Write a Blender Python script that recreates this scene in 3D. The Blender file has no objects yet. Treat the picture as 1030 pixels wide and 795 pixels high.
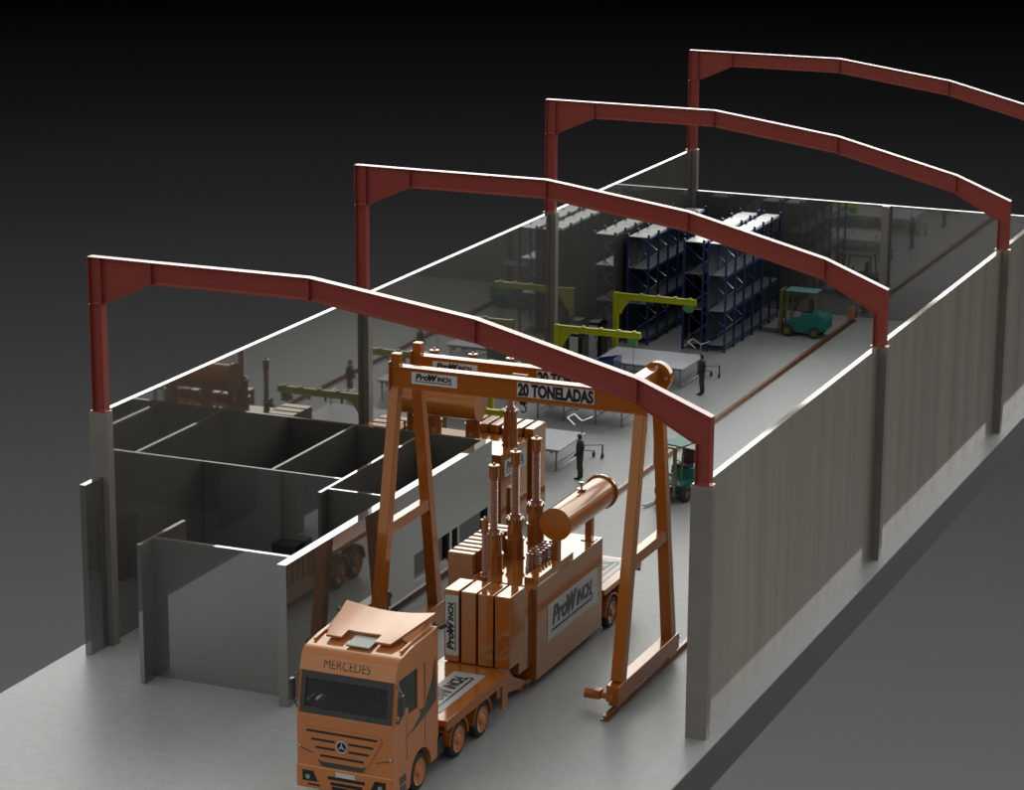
import bpy, bmesh, math, random
from mathutils import Vector, Matrix
random.seed(7)
PI = math.pi
C = bpy.context.scene.collection
S = bpy.context.scene

# ------------------------------------------------------------------ camera
cam_d = bpy.data.cameras.new('camera')
cam = bpy.data.objects.new('camera', cam_d); C.objects.link(cam)
yaw, pitch, roll, FPX = -0.401791, -0.253380, 0.005346, 2708.610
cam_pos = Vector((43.1080, -68.5007, 28.8323))
fw = Vector((math.sin(yaw)*math.cos(pitch), math.cos(yaw)*math.cos(pitch), math.sin(pitch)))
r0 = fw.cross(Vector((0, 0, 1))).normalized(); u0 = r0.cross(fw)
rr = r0*math.cos(roll)+u0*math.sin(roll); uu = -r0*math.sin(roll)+u0*math.cos(roll)
m = Matrix((rr, uu, -fw)).transposed().to_4x4(); m.translation = cam_pos
cam.matrix_world = m
cam_d.sensor_fit = 'HORIZONTAL'; cam_d.sensor_width = 36.0
cam_d.lens = FPX/1030.0*36.0
cam_d.clip_start = 0.5; cam_d.clip_end = 500
S.camera = cam

# ------------------------------------------------------------------ world: dark studio backdrop below, soft bright horizon band above
S.view_settings.view_transform = 'Standard'; S.view_settings.look = 'None'
S.view_settings.exposure = 0.0; S.view_settings.gamma = 1.0
S.view_settings.use_curve_mapping = False
BAND = 3.9      # brightness of the low bright band of the studio
TOP = 0.5      # brightness overhead
FRONT = 0.38     # upper hemisphere behind the camera
w = bpy.data.worlds.new('studio'); S.world = w; w.use_nodes = True
nt = w.node_tree; nt.nodes.clear()
def N(t, **k):
    n = nt.nodes.new(t)
    for a, b in k.items(): setattr(n, a, b)
    return n
L = nt.links.new
tc = N('ShaderNodeTexCoord'); sep = N('ShaderNodeSeparateXYZ'); L(tc.outputs['Generated'], sep.inputs[0])
ramp = N('ShaderNodeValToRGB')
mr0 = N('ShaderNodeMapRange'); mr0.inputs['From Min'].default_value = -0.5; mr0.inputs['From Max'].default_value = 0.0
L(sep.outputs['Z'], mr0.inputs['Value']); L(mr0.outputs[0], ramp.inputs[0])
cr = ramp.color_ramp
stops = [(-0.5, .16), (-0.40, .125), (-.356, .098), (-.322, .085), (-.287, .066), (-.251, .046), (-.215, .030), (-.18, .016), (-.1435, .006), (-.1075, .0008)]
cr.elements[0].position = 0; cr.elements[0].color = (stops[0][1],)*3+(1,)
cr.elements[1].position = (stops[-1][0]+.5)/.5; cr.elements[1].color = (stops[-1][1],)*3+(1,)
for z, v in stops[1:-1]:
    e = cr.elements.new((z+.5)/.5); e.color = (v, v, v, 1)
def mapr(src, a, b, c, d):
    n = N('ShaderNodeMapRange', interpolation_type='SMOOTHSTEP')
    for k, v in zip(('From Min', 'From Max', 'To Min', 'To Max'), (a, b, c, d)): n.inputs[k].default_value = v
    L(src, n.inputs['Value']); return n.outputs[0]
def mth(op, a, b):
    n = N('ShaderNodeMath', operation=op)
    for i, q in enumerate((a, b)):
        if isinstance(q, (int, float)): n.inputs[i].default_value = q
        else: L(q, n.inputs[i])
    return n.outputs[0]
up = mapr(sep.outputs['Z'], 0.0, 0.03, 0, 1)
down = mapr(sep.outputs['Z'], 0.50, 0.80, 1, 0)
azd = mth('ADD', mth('MULTIPLY', sep.outputs['X'], -0.35), mth('MULTIPLY', sep.outputs['Y'], 0.94))
ang = mth('MULTIPLY', mth('ARCTAN2', sep.outputs['X'], sep.outputs['Y']), 57.2958)
edge = mth('ADD', ang, mth('MULTIPLY', sep.outputs['Z'], 38.0))      # left rim of the bright panel leans slightly
az = mth('MULTIPLY', mapr(edge, -26.5, -22.5, 0.12, 1), mapr(ang, 25.0, 50.0, 1, 0))
band = mth('MULTIPLY', mth('MULTIPLY', up, down), mth('MULTIPLY', az, BAND))
amb = mth('MULTIPLY', up, mth('ADD', mapr(azd, -0.6, 0.4, FRONT, TOP), 0.0))
tot = mth('ADD', band, amb)
comb = N('ShaderNodeCombineColor')
L(mth('MULTIPLY', tot, 1.0), comb.inputs[0]); L(mth('MULTIPLY', tot, 0.985), comb.inputs[1]); L(mth('MULTIPLY', tot, 0.93), comb.inputs[2])
addn = N('ShaderNodeMix', data_type='RGBA', blend_type='ADD'); addn.inputs[0].default_value = 1.0
L(ramp.outputs[0], addn.inputs[6])
gate = N('ShaderNodeMix', data_type='RGBA')
L(comb.outputs[0], addn.inputs[7])
bg = N('ShaderNodeBackground'); L(addn.outputs[2], bg.inputs[0])
L(bg.outputs[0], N('ShaderNodeOutputWorld').inputs[0])
nt.nodes.remove(gate)

# ------------------------------------------------------------------ materials
MATS = {}
def mat(name, col, rough=.4, metal=0.0, ior=1.5, emit=None, noise=None, bump=None, coat=0, spec=.5, tint=None):
    m = bpy.data.materials.new(name); m.use_nodes = True
    n = m.node_tree; p = n.nodes['Principled BSDF']
    p.inputs['Base Color'].default_value = (*col, 1); p.inputs['Roughness'].default_value = rough
    p.inputs['Metallic'].default_value = metal; p.inputs['IOR'].default_value = ior
    p.inputs['Coat Weight'].default_value = coat; p.inputs['Specular IOR Level'].default_value = spec
    if tint: p.inputs['Specular Tint'].default_value = (*tint, 1)
    if noise:   # (scale, strength)  mottled procedural colour
        t = n.nodes.new('ShaderNodeTexCoord'); q = n.nodes.new('ShaderNodeTexNoise'); q.inputs['Scale'].default_value = noise[0]; q.inputs['Detail'].default_value = 6
        n.links.new(t.outputs['Object'], q.inputs['Vector'])
        r = n.nodes.new('ShaderNodeValToRGB'); k = noise[1]
        r.color_ramp.elements[0].position = .3; r.color_ramp.elements[1].position = .7
        r.color_ramp.elements[0].color = tuple(c*(1-k) for c in col)+(1,); r.color_ramp.elements[1].color = tuple(min(1, c*(1+k)) for c in col)+(1,)
        n.links.new(q.outputs['Fac'], r.inputs[0]); n.links.new(r.outputs[0], p.inputs['Base Color'])
        if bump:
            b = n.nodes.new('ShaderNodeBump'); b.inputs['Strength'].default_value = bump; b.inputs['Distance'].default_value = .01
            n.links.new(q.outputs['Fac'], b.inputs['Height']); n.links.new(b.outputs[0], p.inputs['Normal'])
    MATS[name] = m; return m
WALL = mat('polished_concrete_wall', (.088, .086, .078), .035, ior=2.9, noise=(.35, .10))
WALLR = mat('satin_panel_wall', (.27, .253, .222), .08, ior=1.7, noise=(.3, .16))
FLOOR = mat('concrete_floor', (.315, .335, .345), .42, noise=(3.0, .06), ior=1.4, spec=.35)
SLAB = mat('shaded_slab_concrete', (.07, .064, .06), .6)  # shade on the slab's side put into a darker base colour
COL = mat('concrete_column', (.20, .185, .17), .3, ior=1.6, noise=(1.2, .08))
RED = mat('red_painted_steel', (.29, .052, .042), .22, ior=1.7)
OR = mat('orange_gloss', (.34, .100, .014), .12, ior=1.6, tint=(1, .86, .62))
ORD = mat('orange_gloss_tank', (.26, .075, .012), .06, ior=2.1, tint=(1, .86, .62))
ORC = mat('bushing_porcelain', (.29, .115, .075), .2, ior=1.6)
CREAM = mat('cab_orange', (.49, .168, .055), .12, ior=1.7, tint=(1, .86, .66))
INNER = mat('cab_lining', (.16, .16, .16), .7)
DGREY = mat('dark_grey_trim', (.045, .048, .05), .3)
GREY = mat('grey_hatch', (.28, .29, .26), .4)
GLASS = mat('dark_windscreen_glass', (.012, .013, .015), .05, ior=1.35)
BLACK = mat('black_plastic', (.008, .008, .009), .4)
RUB = mat('tyre_rubber', (.022, .022, .022), .7)
STEEL = mat('bright_steel', (.6, .6, .61), .3, metal=.6)
TABLE = mat('brushed_table_top', (.50, .52, .60), .4, ior=1.4)
LEG = mat('grey_leg_steel', (.22, .23, .24), .4, metal=.3)
BLUE = mat('blue_rack_paint', (.012, .03, .13), .25)
BLUEB = mat('blue_bin_paint', (.01, .05, .17), .3)
SHELF = mat('galvanised_shelf', (.26, .28, .30), .30, metal=.1)
YEL = mat('yellow_green_crane_paint', (.40, .43, .01), .35)
TEAL = mat('teal_forklift_paint', (.012, .15, .135), .5, spec=.25)
GRN = mat('green_hoist_paint', (.05, .22, .07), .4)
OLV = mat('olive_steel', (.12, .12, .03), .4)
DECAL = mat('pale_grey_sticker', (.40, .42, .42), .4)
WHT = mat('white_panel', (.55, .56, .58), .4)
INK = mat('black_lettering', (.006, .006, .007), .4)
RAIL = mat('rusty_brown_rail', (.20, .085, .035), .25, metal=.3)
SKIN = mat('skin', (.35, .19, .13), .6)
HAIR = mat('brown_hair', (.03, .02, .012), .7)
SHIRT = mat('dark_teal_work_shirt', (.02, .03, .032), .8)
TROU = mat('dark_olive_trousers', (.035, .034, .026), .8)
SHOE = mat('black_shoes', (.01, .01, .01), .5)
SEAT = mat('maroon_seat', (.06, .025, .03), .6)

nn = WALLR.node_tree; mp = nn.nodes.new('ShaderNodeMapping'); mp.inputs['Scale'].default_value = (1, 2.2, .05)
lk = [l for l in nn.links if l.to_socket.name == 'Vector' and l.to_node.type == 'TEX_NOISE'][0]; src = lk.from_socket; dst = lk.to_socket
nn.links.new(src, mp.inputs[0]); nn.links.new(mp.outputs[0], dst)
# faint dark scuffs on the floor
fn_ = FLOOR.node_tree; pb_ = fn_.nodes['Principled BSDF']; lk = pb_.inputs['Base Color'].links[0]; src = lk.from_socket
tq = fn_.nodes.new('ShaderNodeTexCoord'); sq = fn_.nodes.new('ShaderNodeTexNoise'); sq.inputs['Scale'].default_value = 2.6; sq.inputs['Detail'].default_value = 4; sq.inputs['Roughness'].default_value = .7; sq.inputs['Distortion'].default_value = 1.5
fn_.links.new(tq.outputs['Object'], sq.inputs['Vector']); rq = fn_.nodes.new('ShaderNodeValToRGB'); rq.color_ramp.elements[0].position = .25; rq.color_ramp.elements[0].color = (.55, .53, .5, 1); rq.color_ramp.elements[1].position = .30; rq.color_ramp.elements[1].color = (1, 1, 1, 1)
fn_.links.new(sq.outputs['Fac'], rq.inputs[0]); mq = fn_.nodes.new('ShaderNodeMix'); mq.data_type = 'RGBA'; mq.blend_type = 'MULTIPLY'; mq.inputs[0].default_value = 1
fn_.links.new(src, mq.inputs[6]); fn_.links.new(rq.outputs[0], mq.inputs[7]); fn_.links.new(mq.outputs[2], pb_.inputs['Base Color'])
# clear dark tinted glass for cab
def glassmat():
    m = bpy.data.materials.new('tinted_window_glass'); m.use_nodes = True; n = m.node_tree
    o = n.nodes['Material Output']; mx = n.nodes.new('ShaderNodeMixShader'); t = n.nodes.new('ShaderNodeBsdfTransparent'); g = n.nodes['Principled BSDF']
    t.inputs[0].default_value = (.8, .82, .82, 1); g.inputs['Roughness'].default_value = .06; g.inputs['Base Color'].default_value = (.075, .08, .082, 1)
    mx.inputs[0].default_value = .5
    n.links.new(t.outputs[0], mx.inputs[1]); n.links.new(g.outputs[0], mx.inputs[2]); n.links.new(mx.outputs[0], o.inputs[0]); return m
CGLASS = glassmat()

# ------------------------------------------------------------------ mesh helpers
class MB:
    def __init__(s): s.v = []; s.f = []
    def box(s, x0, x1, y0, y1, z0, z1):
        return s.hexa([(x0,y0,z0),(x1,y0,z0),(x1,y1,z0),(x0,y1,z0),(x0,y0,z1),(x1,y0,z1),(x1,y1,z1),(x0,y1,z1)])
    def hexa(s, p):
        b = len(s.v); s.v += [tuple(q) for q in p]
        for f in ((3,2,1,0),(4,5,6,7),(0,1,5,4),(1,2,6,5),(2,3,7,6),(3,0,4,7)): s.f.append(tuple(b+i for i in f))
        return s
    def prism(s, poly, axis, a, b):      # poly in the two other axes, extruded from a to b
        def P(u, v, t): return {'x': (t, u, v), 'y': (u, t, v), 'z': (u, v, t)}[axis]
        n = len(poly); k = len(s.v)
        s.v += [P(u, v, a) for u, v in poly]+[P(u, v, b) for u, v in poly]
        s.f.append(tuple(range(k, k+n))); s.f.append(tuple(range(k+2*n-1, k+n-1, -1)))
        for i in range(n): j = (i+1) % n; s.f.append((k+i, k+n+i, k+n+j, k+j))
        return s
    def cyl(s, p0, p1, r0, r1=None, n=16, caps=True):
        if r1 is None: r1 = r0
        p0 = Vector(p0); p1 = Vector(p1); d = (p1-p0).normalized()
        a = d.orthogonal().normalized(); b = d.cross(a); k = len(s.v)
        for p, r in ((p0, r0), (p1, r1)):
            for i in range(n):
                t = 2*PI*i/n; s.v.append(tuple(p+a*math.cos(t)*r+b*math.sin(t)*r))
        for i in range(n): j = (i+1) % n; s.f.append((k+i, k+j, k+n+j, k+n+i))
        if caps: s.f.append(tuple(k+i for i in range(n-1, -1, -1))); s.f.append(tuple(k+n+i for i in range(n)))
        return s
    def lathe(s, prof, base, axis='z', n=20):   # prof [(r, h)]
        k = len(s.v); bx, by, bz = base
        for r, h in prof:
            for i in range(n):
                t = 2*PI*i/n; c, q = r*math.cos(t), r*math.sin(t)
                s.v.append({'z': (bx+c, by+q, bz+h), 'x': (bx+h, by+c, bz+q), 'y': (bx+c, by+h, bz+q)}[axis])
        m = len(prof)
        for a in range(m-1):
            for i in range(n): j = (i+1) % n; s.f.append((k+a*n+i, k+a*n+j, k+(a+1)*n+j, k+(a+1)*n+i))
        s.f.append(tuple(k+i for i in range(n-1, -1, -1))); s.f.append(tuple(k+(m-1)*n+i for i in range(n)))
        return s
    def beam(s, p0, p1, w, h, up=(0, 0, 1), w2=None, h2=None):   # square bar
        p0 = Vector(p0); p1 = Vector(p1); d = (p1-p0).normalized(); up = Vector(up)
        a = d.cross(up)
        if a.length < 1e-4: a = d.cross(Vector((0, 1, 0)))
        a.normalize(); b = a.cross(d)
        w2 = w if w2 is None else w2; h2 = h if h2 is None else h2
        q = []
        for p, ww, hh in ((p0, w, h), (p1, w2, h2)):
            q += [p-a*ww/2-b*hh/2, p+a*ww/2-b*hh/2, p+a*ww/2+b*hh/2, p-a*ww/2+b*hh/2]
        return s.hexa(q)
    def path(s, pts, r, n=8):
        for a, b in zip(pts, pts[1:]): s.cyl(a, b, r, n=n)
        return s
    def mesh(s, name):
        me = bpy.data.meshes.new(name); me.from_pydata(s.v, [], s.f); me.update()
        bm = bmesh.new(); bm.from_mesh(me); bmesh.ops.recalc_face_normals(bm, faces=bm.faces); bm.to_mesh(me); bm.free()
        return me
    def obj(s, name, mt, parent=None, bevel=0, smooth=False, loc=None):
        me = s.mesh(name); me.materials.append(mt)
        o = bpy.data.objects.new(name, me); C.objects.link(o)
        if parent is not None: o.parent = parent
        if loc: o.location = loc
        if bevel:
            b = o.modifiers.new('bevel', 'BEVEL'); b.width = bevel; b.segments = 2; b.limit_method = 'ANGLE'
        if smooth: smooth_angle(me)
        return o
def smooth_angle(me, ang=35):
    bm = bmesh.new(); bm.from_mesh(me)
    for f in bm.faces: f.smooth = True
    for e in bm.edges:
        if len(e.link_faces) == 2 and e.calc_face_angle(0) > math.radians(ang): e.smooth = False
    bm.to_mesh(me); bm.free()
def thing(name, label, cat, loc=(0, 0, 0), rz=0, group=None):
    o = bpy.data.objects.new(name, None); C.objects.link(o); o.empty_display_size = .3
    o.location = loc; o.rotation_euler = (0, 0, rz); return tag(o, label, cat, group)
def tag(o, label, cat, group=None):
    o['label'] = label; o['category'] = cat
    if group: o['group'] = group
    return o
def structure(o): o['kind'] = 'structure'; return o
def copy_tree(o, parent=None):
    c = o.copy(); C.objects.link(c)
    if parent is not None: c.parent = parent
    for ch in [q for q in o.children]: copy_tree(ch, c)
    return c
def text_mesh(txt, w, h, depth=.012, shear=0, bold=0):
    cu = bpy.data.curves.new('lettering', 'FONT'); cu.body = txt; cu.size = 1; cu.extrude = .01; cu.shear = shear; cu.offset = bold
    o = bpy.data.objects.new('lettering', cu); C.objects.link(o)
    bpy.context.view_layer.update()
    me = bpy.data.meshes.new_from_object(o.evaluated_get(bpy.context.evaluated_depsgraph_get()))
    bpy.data.objects.remove(o); bpy.data.curves.remove(cu)
    xs = [v.co.x for v in me.vertices]; ys = [v.co.y for v in me.vertices]
    x0, x1, y0, y1 = min(xs), max(xs), min(ys), max(ys)
    for v in me.vertices:
        v.co = ((v.co.x-x0)/(x1-x0)*w, (v.co.y-y0)/(y1-y0)*h, (v.co.z+.01)/.02*depth)
    return me
def place_flat(name, me, mt, parent, org, xd, yd):
    xd = Vector(xd).normalized(); yd = Vector(yd); yd = (yd-xd*yd.dot(xd)).normalized(); zd = xd.cross(yd)
    mm = Matrix((xd, yd, zd)).transposed().to_4x4(); mm.translation = Vector(org)
    me.transform(mm); me.materials.clear(); me.materials.append(mt)
    o = bpy.data.objects.new(name, me); C.objects.link(o)
    if parent is not None: o.parent = parent
    return o
def join_meshes(parts):
    bm = bmesh.new()
    for me, off in parts:
        me.transform(Matrix.Translation(Vector(off))); bm.from_mesh(me); bpy.data.meshes.remove(me)
    out = bpy.data.meshes.new('lettering'); bm.to_mesh(out); bm.free(); return out
def winch_logo(w, h):
    """the slanted company lettering with its underline that ends in a hook"""
    ps = [(text_mesh('Pro', w*.34, h*.60, shear=.2, bold=.045), (w*.03, h*.34, 0)),
          (text_mesh('W', w*.24, h*.64, shear=.2, bold=.09), (w*.345, h*.32, 0)),
          (text_mesh('INCH', w*.35, h*.48, shear=.2, bold=.045), (w*.575, h*.36, 0))]
    b = MB(); b.box(w*.02, w*.90, h*.17, h*.24, 0, .012)
    pts = [(w*.90+math.cos(t)*h*.13, h*.30+math.sin(t)*h*.13) for t in [(-90+i*30)*PI/180 for i in range(9)]]
    for (ax, ay), (bx_, by_) in zip(pts, pts[1:]): b.beam((ax, ay, .006), (bx_, by_, .006), .012, h*.07, up=(-(by_-ay), bx_-ax, 0))
    ps.append((b.mesh('u'), (0, 0, 0)))
    return join_meshes(ps)
def sticker(parent, org, xd, yd, w, h, plate=DECAL, margin=.06, label=None, txt=None, bold=.02, tw=None):
    xd = Vector(xd).normalized(); yd = Vector(yd).normalized(); zd = xd.cross(yd)
    b = MB(); b.box(0, w, 0, h, 0, .012)
    p = place_flat('sticker', b.mesh('sticker'), plate, parent, org, xd, yd)
    if label: p['label'] = label
    mw = w*(1-2*margin); mh = h*(1-2*margin)
    me = winch_logo(mw, mh) if txt is None else text_mesh(txt, mw, mh, bold=bold)
    place_flat('lettering', me, INK, p, Vector(org)+xd*w*margin+yd*h*margin+zd*.008, xd, yd)
    return p

# ================================================================== SETTING
D = 18.2; W = 20.0; HC = 7.54
structure(MB().box(-.42, 20.39, -17, 56.2, -.05, 0).obj('floor', FLOOR))
structure(MB().box(-.42, 20.39, -17, 56.2, -1.27, -.051).obj('trim_1', SLAB))  # slab body below the floor layer, side shade painted in
# left and right long walls, one panel run per bay
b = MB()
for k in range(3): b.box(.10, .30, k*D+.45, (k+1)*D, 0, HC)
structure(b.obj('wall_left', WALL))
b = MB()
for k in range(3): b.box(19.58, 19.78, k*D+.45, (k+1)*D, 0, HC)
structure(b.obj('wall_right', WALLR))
structure(MB().box(.55, 19.4, 54.65, 54.85, 0, 5.55).obj('wall_back', WALL))
structure(MB().box(.12, .32, -1.05, -.02, 0, 5.5).obj('wall_left_return', WALL))
# concrete columns carrying the frames
for k in range(4):
    for side, x0, x1 in (('left', -.10, .52), ('right', 19.45, 20.08)):
        o = MB().box(x0, x1, k*D-.02, k*D+.34, 0, HC-.01).obj('concrete_column', COL, bevel=.01)
        place = ['in the front row', 'in the second row', 'in the third row', 'in the rear row'][k]
        tag(o, f'grey concrete column of the {side} wall {place}, under a red steel post', 'column', f'concrete columns of the {side} wall')
o = MB().box(9.95, 10.3, 54.3, 54.64, 0, 5.56).obj('concrete_column', COL, bevel=.01)
tag(o, 'slim dark concrete column standing midway along the back wall', 'column')

# office block in the front left corner: thin polished partitions
OH = 4.4
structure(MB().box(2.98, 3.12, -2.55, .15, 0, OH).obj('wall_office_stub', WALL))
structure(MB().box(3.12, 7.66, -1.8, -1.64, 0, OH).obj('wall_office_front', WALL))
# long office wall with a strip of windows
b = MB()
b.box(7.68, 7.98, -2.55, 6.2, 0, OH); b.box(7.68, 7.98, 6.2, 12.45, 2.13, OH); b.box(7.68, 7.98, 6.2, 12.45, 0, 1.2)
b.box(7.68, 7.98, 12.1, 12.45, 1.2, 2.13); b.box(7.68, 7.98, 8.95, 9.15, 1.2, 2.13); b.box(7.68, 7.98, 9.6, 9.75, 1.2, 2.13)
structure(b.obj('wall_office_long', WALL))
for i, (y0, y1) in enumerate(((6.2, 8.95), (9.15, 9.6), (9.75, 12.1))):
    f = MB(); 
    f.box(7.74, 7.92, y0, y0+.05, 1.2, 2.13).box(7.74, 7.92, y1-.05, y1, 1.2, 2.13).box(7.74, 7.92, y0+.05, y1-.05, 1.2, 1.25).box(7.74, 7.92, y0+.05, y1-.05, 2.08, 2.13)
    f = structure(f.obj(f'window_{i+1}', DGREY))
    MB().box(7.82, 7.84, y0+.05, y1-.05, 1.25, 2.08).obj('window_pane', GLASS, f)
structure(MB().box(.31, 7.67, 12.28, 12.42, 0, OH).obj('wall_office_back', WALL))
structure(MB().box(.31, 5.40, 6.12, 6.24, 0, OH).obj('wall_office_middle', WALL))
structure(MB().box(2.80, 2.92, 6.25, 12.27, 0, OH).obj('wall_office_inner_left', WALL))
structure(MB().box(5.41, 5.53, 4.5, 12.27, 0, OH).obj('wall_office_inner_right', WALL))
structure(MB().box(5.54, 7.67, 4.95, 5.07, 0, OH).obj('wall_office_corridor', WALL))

# ================================================================== RED PORTAL FRAMES
def ring_flange(b, p, q, t, y0, y1, side):
    """flat flange bar along the edge p-q (x,z), thickness t to the given side"""
    p = Vector((p[0], p[1])); q = Vector((q[0], q[1])); d = (q-p).normalized(); n = Vector((-d.y, d.x))*t*side
    b.prism([tuple(p), tuple(q), tuple(q+n), tuple(p+n)], 'y', y0, y1)
Z0 = HC
TOPL = [(0, 12.374), (2.2, 12.368), (7.5, 12.371), (12.807, 11.644), (17.767, 10.406), (20, 9.522)]
BOTL = [(.45, 10.95), (2.2, 11.74), (7.5, 11.74), (12.807, 10.99), (17.70, 9.74), (19.55, 8.74)]
def portal(label):
    t = thing('portal_frame', label, 'steel frame', (0, 0, 0), group='red portal frames')
    FW = .30; T = .025; yw0, yw1 = FW/2-.012, FW/2+.012
    for x0, x1, zt, nm in ((0, .45, 10.93, 'left'), (19.55, 20, 8.72, 'right')):
        c = MB(); c.box(x0, x0+T, 0+.0, FW, Z0+.03, zt); c.box(x1-T, x1, 0, FW, Z0+.03, zt); c.box(x0+T, x1-T, yw0, yw1, Z0+.03, zt)
        c.obj('post', RED, t)
        MB().box(x0-.08, x1+.08, -.0, FW+.02, Z0-.008, Z0+.03).obj('base_plate', RED, t)
    # knees (corner haunches) as their own welded plates
    kn = MB(); kn.prism([(0, 10.95), (.45, 10.95), (2.2, 11.74), TOPL[1], TOPL[0]], 'y', yw0, yw1)
    ring_flange(kn, TOPL[0], TOPL[1], T, 0, FW, 1); ring_flange(kn, (.45, 10.95), (2.2, 11.74), T, 0, FW, -1)
    kn.box(0, T, 0, FW, 10.95, 12.374); kn.box(.42, .45, .0, FW, 10.95, 12.36); kn.box(T, .45, .02, FW-.02, 10.93, 10.955)
    kn.box(2.17, 2.2, .0, FW, 11.74, 12.36)
    kn.obj('haunch', RED, t)
    kn = MB(); kn.prism([(19.55, 8.72), (20, 8.72), TOPL[5], TOPL[4], (17.70, 9.74)], 'y', yw0, yw1)
    ring_flange(kn, TOPL[4], TOPL[5], T, 0, FW, 1); ring_flange(kn, (17.70, 9.74), (19.55, 8.74), T, 0, FW, -1)
    kn.box(20-T, 20, 0, FW, 8.72, 9.52)
    kn.obj('haunch', RED, t)
    for i in (1, 2, 3):
        r = MB(); r.prism([BOTL[i], BOTL[i+1], TOPL[i+1], TOPL[i]], 'y', yw0, yw1)
        ring_flange(r, TOPL[i], TOPL[i+1], T, 0, FW, 1); ring_flange(r, BOTL[i], BOTL[i+1], T, 0, FW, -1)
        x = TOPL[i+1][0]; r.box(x-.015, x+.015, .0, FW, BOTL[i+1][1], TOPL[i+1][1]-.01)
        r.obj('rafter', RED, t)
    return t
fr = portal('foremost red steel portal frame, arching over the truck and the orange crane')
for k, lb in ((1, 'second red steel portal frame from the front, crossing behind the orange crane'),
              (2, 'third red steel portal frame from the front, arching over the workbenches'),
              (3, 'rearmost red steel portal frame, standing at the back wall')):
    c = copy_tree(fr); c.location = (0, k*D, 0); c['label'] = lb

# ================================================================== CRANE RAILS
def rail(x, label, y0, y1):
    t = thing('crane_rail', label, 'rail', (x, (y0+y1)/2, 0), group='floor rails of the gantry crane')
    l = (y1-y0)/2
    MB().box(-.13, .13, -l, l, 0, .02).obj('base_plate', RAIL, t)
    b = MB(); b.box(-.10, .10, -l, l, .02, .05); b.box(-.025, .025, -l, l, .05, .13); b.box(-.06, .06, -l, l, .13, .17); b.obj('rail_profile', RAIL, t)
    e = MB(); e.prism([(l-.5, .17), (l-.1, .17), (l-.1, .75), (l-.3, .75)], 'x', -.18, .18); e.obj('end_stop', RAIL, t, bevel=.02)
rail(8.92, 'long brown floor rail running between office wall and workbenches to the back wall', .5, 53.8)
rail(16.88, 'long brown floor rail running along the foot of the right wall', .2, 53.8)

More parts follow.
